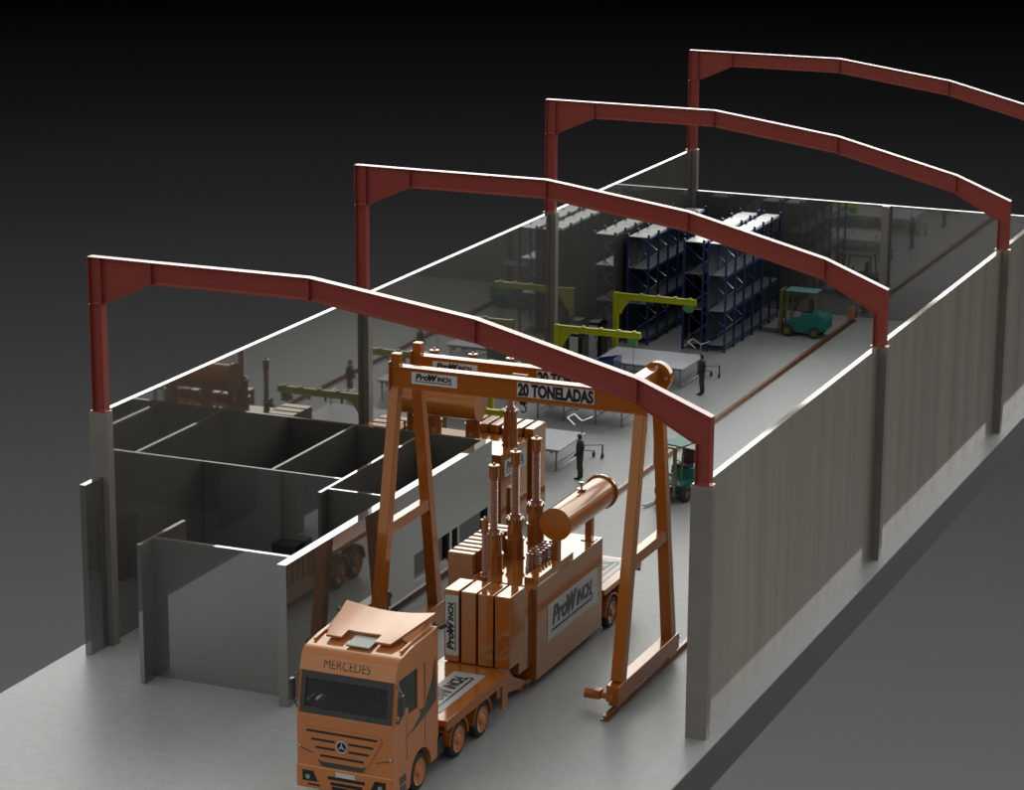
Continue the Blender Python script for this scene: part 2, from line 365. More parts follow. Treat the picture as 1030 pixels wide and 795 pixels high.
# ================================================================== GANTRY CRANE
def gantry():
    t = thing('gantry_crane', 'orange twin girder gantry crane marked 20 TONELADAS straddling the loaded trailer', 'gantry crane', (12.9, 3.6, 0))
    XL, XR = 8.97-12.9, 16.88-12.9
    for sx, nm in ((XL, 'left'), (XR, 'right')):
        s = MB(); s.box(sx-.2, sx+.2, -2.75, 2.5, .34, .86).obj('sill_beam', OR, t, bevel=.02)
        for yy in (-2.3, 2.1):
            wb = MB(); wb.box(sx-.15, sx+.15, yy-.35, yy+.35, .20, .36); wb = wb.obj('wheel_truck', OR, t, bevel=.01)
            MB().cyl((sx-.07, yy, .37), (sx+.07, yy, .37), .20, n=20).obj('wheel', DGREY, wb, smooth=True)
        # buffers at the sill ends
        for yy, e in ((-2.75, -1), (2.5, 1)):
            q = MB(); q.cyl((sx, yy, .58), (sx, yy+e*.22, .58), .07).cyl((sx, yy+e*.22, .58), (sx, yy+e*.28, .58), .12); q.obj('buffer', OR, t)
        # A frame legs
        for y0, y1 in ((-2.25, -.72), (2.05, .78)):
            MB().beam((sx, y0, .86), (sx, y1, 8.66), .36, .42, up=(0, 1, 0), w2=.32, h2=.34).obj('leg', OR, t, bevel=.02)
        f = (4.45-.86)/(8.66-.86); MB().box(sx-.15, sx+.15, -2.25+1.53*f+.15, 2.05-1.27*f-.15, 4.15, 4.5).obj('cross_tie', OR, t, bevel=.01)
        if sx > 0:
            MB().box(sx-.32, sx+.1, -.9, .55, 9.29, 9.72).obj('end_carriage', OR, t, bevel=.01)
            MB().cyl((sx-.02, .55, 9.42), (sx-.02, .80, 9.42), .46, n=28).obj('end_drum', OR, t, smooth=True)
            for dx, dz in ((-.2, .2), (.3, .0), (0, .32)): MB().cyl((sx+dx, .50, 9.42+dz), (sx+dx, .55, 9.42+dz), .05, n=8).obj('bolt', STEEL, t)
        else:
            for yy in (-.72, .80): MB().box(sx-.12, sx+.16, yy-.14, yy+.14, 9.29, 9.66).obj('end_stub', OR, t, bevel=.02)
    for y in (-.72, .80):
        g = MB(); xr = XR+.25; xl = XL-.15
        g.box(xl, xr, y-.14, y+.14, 8.68, 9.24); g.box(xl, xr, y-.19, y+.19, 9.24, 9.29); g.box(xl, xr, y-.19, y+.19, 8.63, 8.68)
        g = g.obj('girder', OR, t, bevel=.008)
        MB().box(xl, xl+.04, y-.24, y+.24, 8.55, 9.42).obj('end_plate', OR, g)
        sticker(g, (9.55-12.9, y-.141, 8.80), (1, 0, 0), (0, 0, 1), 1.5, .37, plate=WHT, label='pale sticker with the company lettering')
        me = text_mesh('20 TONELADAS', 2.40, .40, bold=.045)
        sticker_x = 13.03-12.9
        MB().box(sticker_x-.03, sticker_x+2.43, y-.15, y-.141, 8.77, 9.21).obj('sticker', WHT, g)['label'] = 'pale strip behind the load lettering'
        place_flat('lettering', me, INK, g, (sticker_x, y-.152, 8.79), (1, 0, 0), (0, 0, 1))['label'] = 'black lettering 20 TONELADAS'
    # hoist trolley and hook
    h = MB(); h.box(-.55, .25, -.52, .60, 8.85, 8.97); h = h.obj('hoist_trolley', ORD, t, bevel=.02)
    MB().cyl((-.4, 0, 9.10), (.1, 0, 9.10), .13, n=18).obj('winch_drum', ORD, h, smooth=True)
    r = MB(); r.cyl((-.12, 0.05, 8.5), (-.12, .05, 8.85), .012, n=6).cyl((-.02, .05, 8.5), (-.02, .05, 8.85), .012, n=6); r.obj('wire_rope', BLACK, t)
    k = MB(); k.box(-.16, .02, -.05, .15, 8.28, 8.52)
    k.path([(-.07+.09*math.cos(a), .05, 8.14+.11*math.sin(a)) for a in [PI/2-i*PI/6 for i in range(9)]], .028); k.obj('hook_block', BLACK, t, bevel=.01)
    # travel motor on the front of the right sill
    mt = MB(); mt.cyl((XR-1.0, -2.35, .38), (XR-.55, -2.35, .38), .15, n=18).cyl((XR-.55, -2.35, .38), (XR-.2, -2.35, .38), .1, n=14).box(XR-.7, XR-.5, -2.5, -2.2, .28, .55)
    mt.obj('travel_motor', OR, t, smooth=True)
    mt = MB(); mt.cyl((XL-1.0, -2.35, .38), (XL-.55, -2.35, .38), .15, n=18).cyl((XL-.55, -2.35, .38), (XL-.2, -2.35, .38), .1, n=14).box(XL-.7, XL-.5, -2.5, -2.2, .28, .55)
    mt.obj('travel_motor', OR, t, smooth=True)
    # small ladder rungs bracket on left leg and cable box
    MB().box(XR-.22, XR-.18, 1.0, 1.5, 6.6, 7.3).obj('control_plate', OR, t)
gantry()

# ================================================================== POWER TRANSFORMERS
def bushing(t, x, y, z, s=1.0, rod_h=1.75, turret_h=1.25, rt=.27, name='high_voltage_bushing', rr=1.0):
    b = MB(); b.lathe([(rt*1.15, 0), (rt*1.15, .05), (rt, .05), (rt, turret_h*.45), (rt*1.12, turret_h*.45), (rt*1.12, turret_h*.5), (rt*.92, turret_h*.5), (rt*.85, turret_h-.06), (rt*1.05, turret_h-.06), (rt*1.05, turret_h)], (x, y, z))
    tb = b.obj(name, ORD, t, smooth=True)
    for i in range(10):
        a = 2*PI*i/10; bo = MB(); bo.cyl((x+math.cos(a)*rt*.9, y+math.sin(a)*rt*.9, z+turret_h), (x+math.cos(a)*rt*.9, y+math.sin(a)*rt*.9, z+turret_h+.05), .03, n=6); bo.obj('flange_bolt', STEEL, tb)
    prof = [(.17*rr, turret_h), (.17*rr, turret_h+.12)]; n = int(rod_h/.07); r = .135*rr
    for i in range(n):
        h = turret_h+.12+i*rod_h/n; prof += [(r*.8, h), (r, h+rod_h/n*.35), (r*.8, h+rod_h/n*.8)]
    top = turret_h+.12+rod_h
    MB().lathe(prof, (x, y, z), n=14).obj('insulator', ORC, tb, smooth=True)
    hd = MB(); hd.lathe([(.10*rr, top-.02), (.15*rr, top), (.15*rr, top+.34), (.17*rr, top+.34), (.17*rr, top+.40), (.05, top+.42), (.03, top+.48)], (x, y, z), n=14); hd.obj('terminal_cap', ORD, tb, smooth=True)
def slab_bank(t, name, x0, x1, y0, y1, z0, z1, n, axis, gap=.07):
    """n thick radiator slabs side by side, with thin header pipes"""
    out = []
    L0, L1 = (x0, x1) if axis == 'x' else (y0, y1)
    st = (L1-L0)/n
    for i in range(n):
        a, c = L0+i*st+gap/2, L0+(i+1)*st-gap/2
        b = MB()
        if axis == 'x': b.box(a, c, y0, y1, z0, z1)
        else: b.box(x0, x1, a, c, z0, z1)
        out.append(b.obj(name, ORD, t, bevel=.02))
    h = MB()
    if axis == 'x': h.cyl((x0+.1, (y0+y1)/2, z0+.3), (x1-.1, (y0+y1)/2, z0+.3), .06).cyl((x0+.1, (y0+y1)/2, z1-.3), (x1-.1, (y0+y1)/2, z1-.3), .06)
    else: h.cyl(((x0+x1)/2, y0+.1, z0+.3), ((x0+x1)/2, y1-.1, z0+.3), .06).cyl(((x0+x1)/2, y0+.1, z1-.3), ((x0+x1)/2, y1-.1, z1-.3), .06)
    h.obj('header_pipe', ORD, t)
    return out
def conservator(t, p0, p1, r, zt, posts):
    p0 = Vector(p0); p1 = Vector(p1); d = (p1-p0).normalized()
    b = MB(); b.cyl(p0, p1, r, n=40); c = b.obj('conservator_tank', OR, t, smooth=True)
    e = MB(); e.cyl(p1-d*.06, p1+d*.04, r+.06, n=40); e.obj('end_flange', ORD, c, smooth=True)
    e = MB(); e.cyl(p0-d*.03, p0, r+.015, n=40); e.obj('end_cover', OR, c, smooth=True)
    mid = p0.lerp(p1, .55)
    v = MB(); v.cyl(mid+Vector((0, 0, r-.05)), mid+Vector((0, 0, r+.22)), .035, n=10).cyl(mid+Vector((0, 0, r+.02)), mid+Vector((0, 0, r+.07)), .15, n=14).cyl(mid+Vector((0, 0, r+.22)), mid+Vector((0, 0, r+.27)), .08, n=12)
    v.obj('filler_valve', ORD, c, smooth=True)
    for q in posts:
        q = Vector(q); zb = zt
        pb = MB(); pb.box(q.x-.11, q.x+.11, q.y-.11, q.y+.11, zb+.03, p0.z-r+.08).box(q.x-.22, q.x+.22, q.y-.18, q.y+.18, zb, zb+.03)
        pb.obj('support_post', ORD, t)
ZT = 3.25
def transformer_on_trailer():
    t = thing('power_transformer', 'large orange power transformer riding on the low trailer behind the cab', 'transformer', (12.85, 4.4, .78))
    ox, oy, oz = 12.85, 4.4, .78
    X = lambda x: x-ox
    Y = lambda y: y-oy
    Z = lambda z: z-oz
    b = MB(); b.box(X(11.92), X(14.1), Y(1.75), Y(7.15), Z(.30), Z(3.22)); tank = b.obj('tank', ORD, t, bevel=.02)
    MB().box(X(11.915), X(14.105), Y(1.745), Y(7.155), Z(3.22), Z(3.25)).obj('tank_cover', ORD, t, bevel=.005)
    b = MB(); b.box(X(12.0), X(13.95), Y(.75), Y(1.75), Z(.80), Z(3.2)); b.obj('cooler_box', ORD, t, bevel=.01)
    b = MB(); b.box(X(13.62), X(14.06), Y(1.9), Y(4.75), Z(3.25), Z(3.47)); b.obj('cable_duct', ORD, t, bevel=.01)
    for i in range(7):   # row of small terminals under the conservator
        for j in range(3):
            x = X(13.2+j*.16); y = Y(3.15+i*.24)
            MB().lathe([(.07, 0), (.07, .1), (.04, .12), (.06, .17), (.04, .2), (.06, .25), (.04, .28), (.06, .33), (.035, .36), (.035, .48), (.055, .48), (.055, .54)], (x, y, Z(3.25)), n=8).obj('low_voltage_terminal', STEEL if (i+j) % 3 == 0 else ORC, t, smooth=True)
    fins = slab_bank(t, 'radiator_slab', X(12.06), X(14.22), Y(-.5), Y(.62), Z(1.42), Z(3.62), 4, 'x')
    sticker(fins[0], (X(12.06)+.50, Y(-.50)-.002, Z(1.62)), (0, 0, 1), (-1, 0, 0), 1.85, .42, label='pale upright sticker with the company lettering')
    slab_bank(t, 'side_radiator_slab', X(11.0), X(11.84), Y(2.1), Y(5.4), Z(1.5), Z(3.85), 9, 'y', gap=.13)
    MB().box(X(11.80), X(11.93), Y(2.2), Y(5.2), Z(2.9), Z(3.05)).obj('radiator_header', ORD, t)
    for y in (2.55, 4.2, 5.85): bushing(t, X(12.35), Y(y), Z(3.25), rod_h=1.6)
    bushing(t, X(12.62), Y(1.25), Z(3.2), rod_h=1.25, turret_h=.35, rt=.12, name='neutral_bushing', rr=.75)
    conservator(t, (X(13.95), Y(3.55), Z(4.68)), (X(13.95), Y(7.35), Z(4.68)), .50, Z(3.25), [(X(13.8), Y(4.0), 0), (X(13.8), Y(6.75), 0)])
    sticker(tank, (X(14.1)+.001, Y(2.6), Z(1.25)), (0, 1, 0), (0, 0, 1), 4.1, 1.15, label='pale sticker with large black company lettering')
    # lower skirt of the tank hanging between the trailer girders
    MB().box(X(12.2), X(13.8), Y(1.76), Y(7.0), Z(.22), Z(.30)).obj('skid_base', ORD, t)
transformer_on_trailer()
def transformer_on_floor():
    t = thing('power_transformer', 'orange power transformer standing on the floor behind the office block', 'transformer', (5.2, 15.8, 0))
    X = lambda x: x-5.2
    Y = lambda y: y-15.8
    b = MB(); b.box(X(3.0), X(7.42), Y(14.55), Y(17.0), .30, 3.22); tank = b.obj('tank', ORD, t, bevel=.02)
    MB().box(X(2.96), X(7.425), Y(14.5), Y(17.04), 3.19, 3.25).obj('tank_cover', ORD, t, bevel=.005)
    MB().box(X(3.1), X(7.3), Y(14.7), Y(16.9), 0, .30).obj('skid_base', ORD, t)
    slab_bank(t, 'radiator_slab', X(4.9), X(7.6), Y(17.15), Y(18.35), .35, 3.55, 6, 'x', gap=.12)
    slab_bank(t, 'side_radiator_slab', X(1.75), X(2.85), Y(14.7), Y(16.9), .35, 3.55, 4, 'y', gap=.12)
    for x in (4.2, 5.7, 7.15): bushing(t, X(x), Y(16.0), 3.25, rod_h=1.38)
    bushing(t, X(3.35), Y(16.3), 3.25, rod_h=1.1, turret_h=.4, rt=.12, name='neutral_bushing', rr=.75)
    conservator(t, (X(6.75), Y(14.2), 5.02), (X(3.55), Y(14.2), 5.02), .50, 3.25, [(X(3.9), Y(14.68), 0), (X(6.4), Y(14.68), 0)])
    p = sticker(tank, (X(7.42)+.001, Y(14.85), 2.35), (0, 1, 0), (0, 0, 1), 1.9, .6, label='pale sticker with black company lettering')
    b = MB(); b.box(X(7.42), X(7.5), Y(15.2), Y(15.9), .5, 1.9); b.obj('control_box', ORD, t, bevel=.01)
transformer_on_floor()

# ================================================================== LOW TRAILER
def wheel(t, x, y, r, side, tyre=.30, name='wheel', hub=OR):
    """wheel with its outer face at x; side +1 = faces +x"""
    w_ = MB(); x1 = x; x0 = x-side*tyre
    w_.lathe([(r*.66, .07), (r*.70, 0), (r*.9, 0), (r, tyre*.12), (r, tyre*.88), (r*.9, tyre), (r*.70, tyre), (r*.66, tyre-.07)], (min(x0, x1), y, r), axis='x', n=32)
    wo = w_.obj(name, RUB, t, smooth=True)
    h = MB(); xo = x+side*.005
    if side > 0: h.lathe([(r*.73, -.04), (r*.73, .008), (r*.60, -.03), (r*.30, -.03), (r*.24, .04), (r*.10, .05)], (xo, y, r), axis='x', n=24)
    else: h.lathe([(r*.10, -.05), (r*.24, -.04), (r*.30, .03), (r*.60, .03), (r*.73, -.008), (r*.73, .04)], (xo, y, r), axis='x', n=24)
    h.obj('hub', hub, wo, smooth=True)
    return wo
def arch(t, x0, x1, y, zc, r, th=.05, mt=OR, a0=0, a1=180, name='mudguard'):
    b = MB(); n = 14
    for i in range(n):
        p = math.radians(a0+(a1-a0)*i/n); q = math.radians(a0+(a1-a0)*(i+1)/n)
        b.hexa([(x0, y+r*math.cos(p), zc+r*math.sin(p)), (x1, y+r*math.cos(p), zc+r*math.sin(p)), (x1, y+r*math.cos(q), zc+r*math.sin(q)), (x0, y+r*math.cos(q), zc+r*math.sin(q)),
                (x0, y+(r+th)*math.cos(p), zc+(r+th)*math.sin(p)), (x1, y+(r+th)*math.cos(p), zc+(r+th)*math.sin(p)), (x1, y+(r+th)*math.cos(q), zc+(r+th)*math.sin(q)), (x0, y+(r+th)*math.cos(q), zc+(r+th)*math.sin(q))])
    return b.obj(name, mt, t)
def trailer():
    t = thing('low_loader_trailer', 'orange low loader trailer carrying the large transformer behind the cab', 'trailer', (12.8, 3.0, 0))
    X = lambda x: x-12.8
    Y = lambda y: y-3.0
    g = MB(); g.box(X(11.5), X(14.15), Y(-4.85), Y(-.55), 1.2, 1.38); g = g.obj('gooseneck_deck', OR, t, bevel=.01)
    sticker(g, (X(12.2), Y(-3.95), 1.382), (0, 1, 0), (-1, 0, 0), 2.6, .0001+.9, label='pale sticker on the deck with black company lettering') if False else sticker(g, (X(13.72), Y(-4.35), 1.382), (0, 1, 0), (-1, 0, 0), 3.2, 1.0, label='pale sticker on the deck with black company lettering')
    # side skirts with wheel cut-outs (plate above the two mudguards)
    for x0, x1 in ((X(14.08), X(14.15)), (X(11.5), X(11.57))):
        s = MB(); s.box(x0, x1, Y(-4.85), Y(-.55), 1.08, 1.2); s.box(x0, x1, Y(-.95), Y(-.55), .35, 1.08); s.obj('side_skirt', OR, t)
    n = MB(); n.prism([(Y(-.55), 1.38), (Y(.05), 1.38), (Y(.7), .75), (Y(1.7), .28), (Y(1.7), .10), (Y(-.1), .45), (Y(-.55), .45)], 'x', X(11.9), X(13.8)); n.obj('neck_drop', OR, t, bevel=.01)
    for x0, x1 in ((X(12.2), X(12.5)), (X(13.5), X(13.8))):
        s = MB(); s.box(x0, x1, Y(1.2), Y(7.3), .10, .22); s.obj('side_girder', OR, t, bevel=.01)
    r = MB(); r.box(X(11.5), X(14.15), Y(7.25), Y(10.6), 1.28, 1.46); r = r.obj('rear_deck', OR, t, bevel=.01)
    sticker(r, (X(13.8), Y(7.4), 1.462), (0, 1, 0), (-1, 0, 0), 3.0, 1.0, label='pale sticker on the rear deck with black company lettering')
    MB().box(X(11.8), X(13.9), Y(7.25), Y(7.45), .35, 1.28).obj('rear_step', OR, t)
    MB().box(X(12.3), X(13.3), Y(7.45), Y(10.5), .85, 1.28).obj('rear_chassis', DGREY, t)
    for y in (8.0, 9.2):
        for sd, x in ((1, 14.12), (-1, 11.53)):
            wheel(t, X(x), Y(y), .50, sd)
            arch(t, X(14.14) if sd > 0 else X(11.5), X(13.7) if sd > 0 else X(11.9), Y(y), .52, .58)
        MB().cyl((X(11.7), Y(y), .5), (X(14.0), Y(y), .5), .07).obj('axle', DGREY, t)
    for x in (11.6, 14.0): MB().box(X(x-.1), X(x+.1), Y(10.6), Y(10.66), 1.1, 1.28).obj('tail_light', DGREY, t)
trailer()

# ================================================================== TRUCK CAB AND TRACTOR
def rounded(poly, r, seg=4):
    out = []; n = len(poly)
    for i in range(n):
        p = Vector(poly[i]); a = Vector(poly[i-1]); c = Vector(poly[(i+1) % n]); rr_ = r[i] if isinstance(r, (list, tuple)) else r
        if rr_ <= 0: out.append(tuple(p)); continue
        u = (a-p).normalized(); v = (c-p).normalized(); k = min(rr_, (a-p).length*.45, (c-p).length*.45)
        s, e = p+u*k, p+v*k
        for j in range(seg+1):
            f = j/seg; out.append(tuple(s*(1-f)**2+p*2*f*(1-f)+e*f*f))
    return out
def truck():
    t = thing('truck', 'orange tractor truck with large roof deflector facing the viewer, hitched to trailer', 'truck', (12.73, -6.8, 0))
    HW = 1.43
    Y = lambda y: y+6.8
    # --- lower cab body: side profile with wheel arch, up to the window line
    F = -8.32
    def side(poly, x0, x1, nm, mt=CREAM, par=t, bevel=.0): return MB().prism([(Y(y), z) for y, z in poly], 'x', x0, x1).obj(nm, mt, par, bevel=bevel)
    archp = [(-6.55+.66*math.cos(a), .55+.66*math.sin(a)) for a in [math.radians(180*i/12) for i in range(13)]]   # from rear to front
    low = [(F+.02, .42), (F, 1.0), (F+.02, 2.46), (-5.42, 2.46), (-5.42, 1.12), (-5.88, 1.12)] + [p for p in archp if True] + [(-7.21, .42)]
    cab = MB().prism([(Y(y), z) for y, z in low], 'x', -HW, HW); cab = cab.obj('cab_body', CREAM, t, bevel=.045)
    # --- pillars, rear panel and header
    for sx in (-1, 1):
        x0, x1 = (HW-.09, HW) if sx > 0 else (-HW, -HW+.09)
        side([(F+.06, 2.44), (F+.22, 2.44), (F+.42, 3.62), (F+.25, 3.62)], x0, x1, 'windscreen_pillar', CREAM, t)
        side([(-6.75, 2.44), (-5.43, 2.44), (-5.43, 4.1), (-6.75, 4.1)], x0-sx*.006, x1-sx*.006, 'side_panel', CREAM, t)
        # side window frame bottom stepped sill
        side([(F+.22, 2.44), (-7.35, 2.44), (-7.35, 2.66), (F+.30, 2.60)], x0, x1, 'window_sill', CREAM, t)
        gl = side([(F+.25, 2.58), (-6.76, 2.46), (-6.76, 3.64), (F+.42, 3.64)], (x0+x1)/2-.008, (x0+x1)/2+.008, 'side_window', CGLASS, t)
        # swoosh decal
        xs0, xs1 = (HW, HW+.008) if sx > 0 else (-HW-.008, -HW)
        side([(-7.55, 1.86), (-7.0, 1.98), (-6.3, 2.35), (-5.85, 2.85), (-5.62, 3.5), (-5.56, 2.3), (-6.1, 2.12), (-7.0, 1.92)], xs0, xs1, 'side_stripe', DGREY, t)
        side([(-6.62, 2.30), (-6.42, 2.30), (-6.42, 2.36), (-6.62, 2.36)], xs0, xs1+sx*.03 if sx > 0 else xs1, 'door_handle', DGREY, t)
        ln = MB()
        for (ya, za), (yb, zb) in (((-7.45, 2.42), (-7.45, 1.25)), ((-6.30, 3.6), (-6.30, 1.25)), ((-7.45, 1.25), (-7.1, 1.25))): ln.beam((sx*(HW+.001), Y(ya), za), (sx*(HW+.001), Y(yb), zb), .012, .012)
        ln.obj('door_gap', DGREY, t)
    side([(-5.50, 2.44), (-5.43, 2.44), (-5.43, 3.72), (-5.50, 3.72)], -HW+.1, HW-.1, 'rear_wall', INNER, t)
    # --- roof shell with rounded header
    roof = rounded([(F+.20, 3.60), (F+.40, 4.16), (-7.0, 4.29), (-5.42, 4.36), (-5.42, 3.60)], [.03, .22, .2, .08, 0], 5)
    rf = side(roof, -HW, HW, 'roof', CREAM, t, bevel=.035)
    place_flat('lettering', text_mesh('MERCEDES', 1.38, .25, bold=.0), INK, rf, (-.72, Y(F)+.255, 3.72), (1, 0, 0), (0, .36, 1))['label'] = 'dark brand lettering across the header'
    # roof hatch
    MB().hexa([(-.28, Y(-7.62), 4.255), (.42, Y(-7.62), 4.255), (.42, Y(-6.98), 4.325), (-.28, Y(-6.98), 4.325), (-.28, Y(-7.62), 4.30), (.42, Y(-7.62), 4.30), (.42, Y(-6.98), 4.37), (-.28, Y(-6.98), 4.37)]).obj('roof_hatch', GREY, t, bevel=.01)
    # roof side rails
    for sx in (-1, 1): MB().beam((sx*1.28, Y(-7.5), 4.27), (sx*1.28, Y(-5.6), 4.45), .08, .06).obj('roof_rail', CREAM, t, bevel=.02)
    # air deflector: wide curved plate, notched in front, raised at the back
    d = MB(); nx = 16; top = []; bot = []
    fx0, fx1, bx0, bx1 = -1.0, .92, -1.30, 1.40
    def dp(u, v):     # u across 0..1, v front 0 .. back 1
        x = (fx0+(fx1-fx0)*u)*(1-v)+(bx0+(bx1-bx0)*u)*v
        yb = -5.50; yf = -7.35+(.42 if .24 < u < .76 else 0)
        y = yf*(1-v)+(yb-.0)*v
        q = (y+7.35)/1.85; z = 4.40+.36*q - .14*math.sin(PI*u)*q
        return x, y, z
    cols = [0, .08, .16, .239, .2401, .35, .45, .55, .65, .7599, .761, .84, .92, 1]
    rows = [0, .25, .5, .75, 1]
    vs = []; 
    for th in (0, -.06):
        for v in rows:
            for u in cols:
                x, y, z = dp(u, v); vs.append((x, Y(y), z+th))
    nc, nr = len(cols), len(rows); off = nc*nr; fs = []
    for r_ in range(nr-1):
        for c_ in range(nc-1):
            a = r_*nc+c_; fs.append((a, a+1, a+nc+1, a+nc)); fs.append((off+a, off+a+nc, off+a+nc+1, off+a+1))
    for c_ in range(nc-1): fs.append((c_, off+c_, off+c_+1, c_+1)); a = (nr-1)*nc+c_; fs.append((a, a+1, off+a+1, off+a))
    for r_ in range(nr-1): a = r_*nc; fs.append((a, a+nc, off+a+nc, off+a)); a = r_*nc+nc-1; fs.append((a, off+a, off+a+nc, a+nc))
    d.v, d.f = vs, fs; d.obj('air_deflector', CREAM, t, smooth=True)
    for sx in (-1, 1):
        s = MB(); s.hexa([(sx*1.24, Y(-6.9), 4.30), (sx*1.30, Y(-6.9), 4.30), (sx*1.30, Y(-5.5), 4.42), (sx*1.24, Y(-5.5), 4.42), (sx*1.0, Y(-6.9), 4.42), (sx*1.05, Y(-6.9), 4.42), (sx*1.29, Y(-5.5), 4.70), (sx*1.23, Y(-5.5), 4.70)]); s.obj('deflector_side', CREAM, t)
    # --- windscreen with dark surround
    def slant(z): return F+.045+(z-2.46)/(3.62-2.46)*.20
    ws = MB(); ws.hexa([(-1.28, Y(slant(2.5))+.02, 2.50), (1.28, Y(slant(2.5))+.02, 2.50), (1.28, Y(slant(2.5))+.035, 2.50), (-1.28, Y(slant(2.5))+.035, 2.50), (-1.26, Y(slant(3.6))+.02, 3.60), (1.26, Y(slant(3.6))+.02, 3.60), (1.26, Y(slant(3.6))+.035, 3.60), (-1.26, Y(slant(3.6))+.035, 3.60)])
    ws.obj('windscreen', CGLASS, t)
    sr = MB()
    def bar(x0, x1, z0, z1): sr.hexa([(x0, Y(slant(z0))-.01, z0), (x1, Y(slant(z0))-.01, z0), (x1, Y(slant(z0))+.05, z0), (x0, Y(slant(z0))+.05, z0), (x0, Y(slant(z1))-.01, z1), (x1, Y(slant(z1))-.01, z1), (x1, Y(slant(z1))+.05, z1), (x0, Y(slant(z1))+.05, z1)])
    bar(-1.36, 1.36, 3.40, 3.64); bar(-1.36, -1.22, 2.62, 3.40); bar(1.22, 1.36, 2.62, 3.40); bar(-1.36, 1.36, 2.46, 2.62)
    sr.obj('windscreen_surround', DGREY, t)
    MB().box(-1.1, 1.1, Y(F)+.1, Y(F)+.7, 2.46, 2.62).obj('dashboard', INNER, t)
    sw = MB(); k = 20; cx, cy, cz = .62, Y(-7.45), 2.86
    pts = [(cx+.23*math.cos(2*PI*i/k), cy+.09*math.sin(2*PI*i/k), cz+.20*math.sin(2*PI*i/k)) for i in range(k+1)]
    sw.path(pts, .02, 6).cyl((cx, cy, cz), (cx, cy-.25, cz-.3), .03); sw.obj('steering_wheel', STEEL, t)
    for x in (-.62, .62):
        s = MB(); s.box(x-.27, x+.27, Y(-6.95), Y(-6.4), 2.46, 2.6).box(x-.25, x+.25, Y(-6.45), Y(-6.3), 2.6, 3.3); s.obj('seat', BLACK, t, bevel=.05)
    # --- front grille: recessed hexagon with black slats and round star badge
    gy = Y(F)-.004
    gr = MB(); gr.prism([(-1.16, 2.10), (1.0, 2.10), (1.12, 2.0), (.66, 1.12), (.54, 1.06), (-.68, 1.06), (-.80, 1.12), (-1.28, 2.0)], 'y', gy-.02, gy+.01); gr = gr.obj('grille', CREAM, t, bevel=.01)
    for z, xa, xb in ((2.0, -1.12, .98), (1.77, -.98, -.28), (1.77, .14, .86), (1.55, -.85, -.28), (1.55, .14, .73), (1.33, -.72, .58)):
        MB().box(xa, xb, gy-.03, gy-.015, z-.03, z+.03).obj('grille_slat', BLACK, gr)
    MB().prism([(-.80, 1.22), (-.68, 1.04), (.54, 1.04), (.66, 1.22), (.54, 1.16), (-.68, 1.16)], 'y', gy-.034, gy-.018).obj('grille_lip', DGREY, gr)
    em = MB(); c0 = (-.07, 1.66); R_ = .155
    ring = [(c0[0]+R_*math.cos(2*PI*i/24), gy-.035, c0[1]+R_*math.sin(2*PI*i/24)) for i in range(25)]; em.path(ring, .014, 6)
    for i in range(3):
        a = PI/2+i*2*PI/3; b1 = a+PI/2
        em.prism([(c0[0]+math.cos(a)*R_, c0[1]+math.sin(a)*R_), (c0[0]+math.cos(b1)*.028, c0[1]+math.sin(b1)*.028), (c0[0]-math.cos(b1)*.028, c0[1]-math.sin(b1)*.028)], 'y', gy-.045, gy-.03)
    MB().cyl((c0[0], gy-.028, c0[1]), (c0[0], gy-.015, c0[1]), R_+.03, n=28).obj('badge_plate', GREY, gr)
    MB().cyl((c0[0], gy-.032, c0[1]), (c0[0], gy-.02, c0[1]), R_, n=28).obj('badge_disc', BLACK, gr)
    em.obj('star_emblem', STEEL, gr)
    # --- bumper
    bp = MB(); bp.box(-HW-.01, HW+.01, Y(F)-.06, Y(-7.25), .34, 1.02); bp = bp.obj('bumper', CREAM, t, bevel=.05)
    MB().box(-.24, .34, Y(F)-.075, Y(F)-.06, .80, .93).obj('number_plate', WHT, bp)
    by = Y(F)-.062
    for z, a, c_ in ((.74, -.48, .62), (.58, -.40, .55), (.46, -.36, .5)): MB().box(a, c_, by-.006, by+.01, z-.045, z+.045).obj('bumper_vent', BLACK, bp)
    for sx in (-1, 1):
        q = [(.78, .56), (1.24, .56), (1.24, .86), (.92, .86)]
        MB().prism([(sx*x, z) for x, z in q], 'y', by-.006, by+.01).obj('headlamp_recess', BLACK, bp)
        MB().cyl((sx*1.08, by-.02, .68), (sx*1.08, by, .68), .07, n=14).obj('headlamp', GREY, bp)
        MB().box(sx*.9-.18, sx*.9+.18, by-.006, by+.01, .44, .49).obj('fog_slot', BLACK, bp)
        MB().box(sx*(HW+.012)-.01, sx*(HW+.012)+.01, Y(-7.9), Y(-7.55), .66, .88).obj('step_recess', DGREY, bp)
        MB().box(sx*(HW+.012)-.01, sx*(HW+.012)+.01, Y(-7.9), Y(-7.55), .42, .60).obj('step_recess', DGREY, bp)
        # character line from grille to cab side
        ln = MB(); ln.beam((sx*.95, gy-.004, 1.36), (sx*HW, gy-.004, 1.50), .018, .018); ln.obj('panel_gap', DGREY, t)
        MB().box(sx*1.36-.03, sx*1.36+.03, Y(F)-.015, Y(F)+.03, 1.46, 1.54).obj('marker_lamp', WHT, t)
        # mirrors
        mi = MB(); mi.box(sx*1.62-.07, sx*1.62+.07, Y(-8.28), Y(-8.08), 2.75, 3.35); mi = mi.obj('mirror', DGREY, t, bevel=.03)
        ar = MB(); ar.path([(sx*1.62, Y(-8.15), 3.38), (sx*1.45, Y(-8.05), 3.50), (sx*1.36, Y(-7.95), 3.50)], .022).path([(sx*1.62, Y(-8.15), 2.75), (sx*1.5, Y(-8.1), 2.5), (sx*1.36, Y(-8.0), 2.5)], .022); ar.obj('mirror_arm', DGREY, mi)
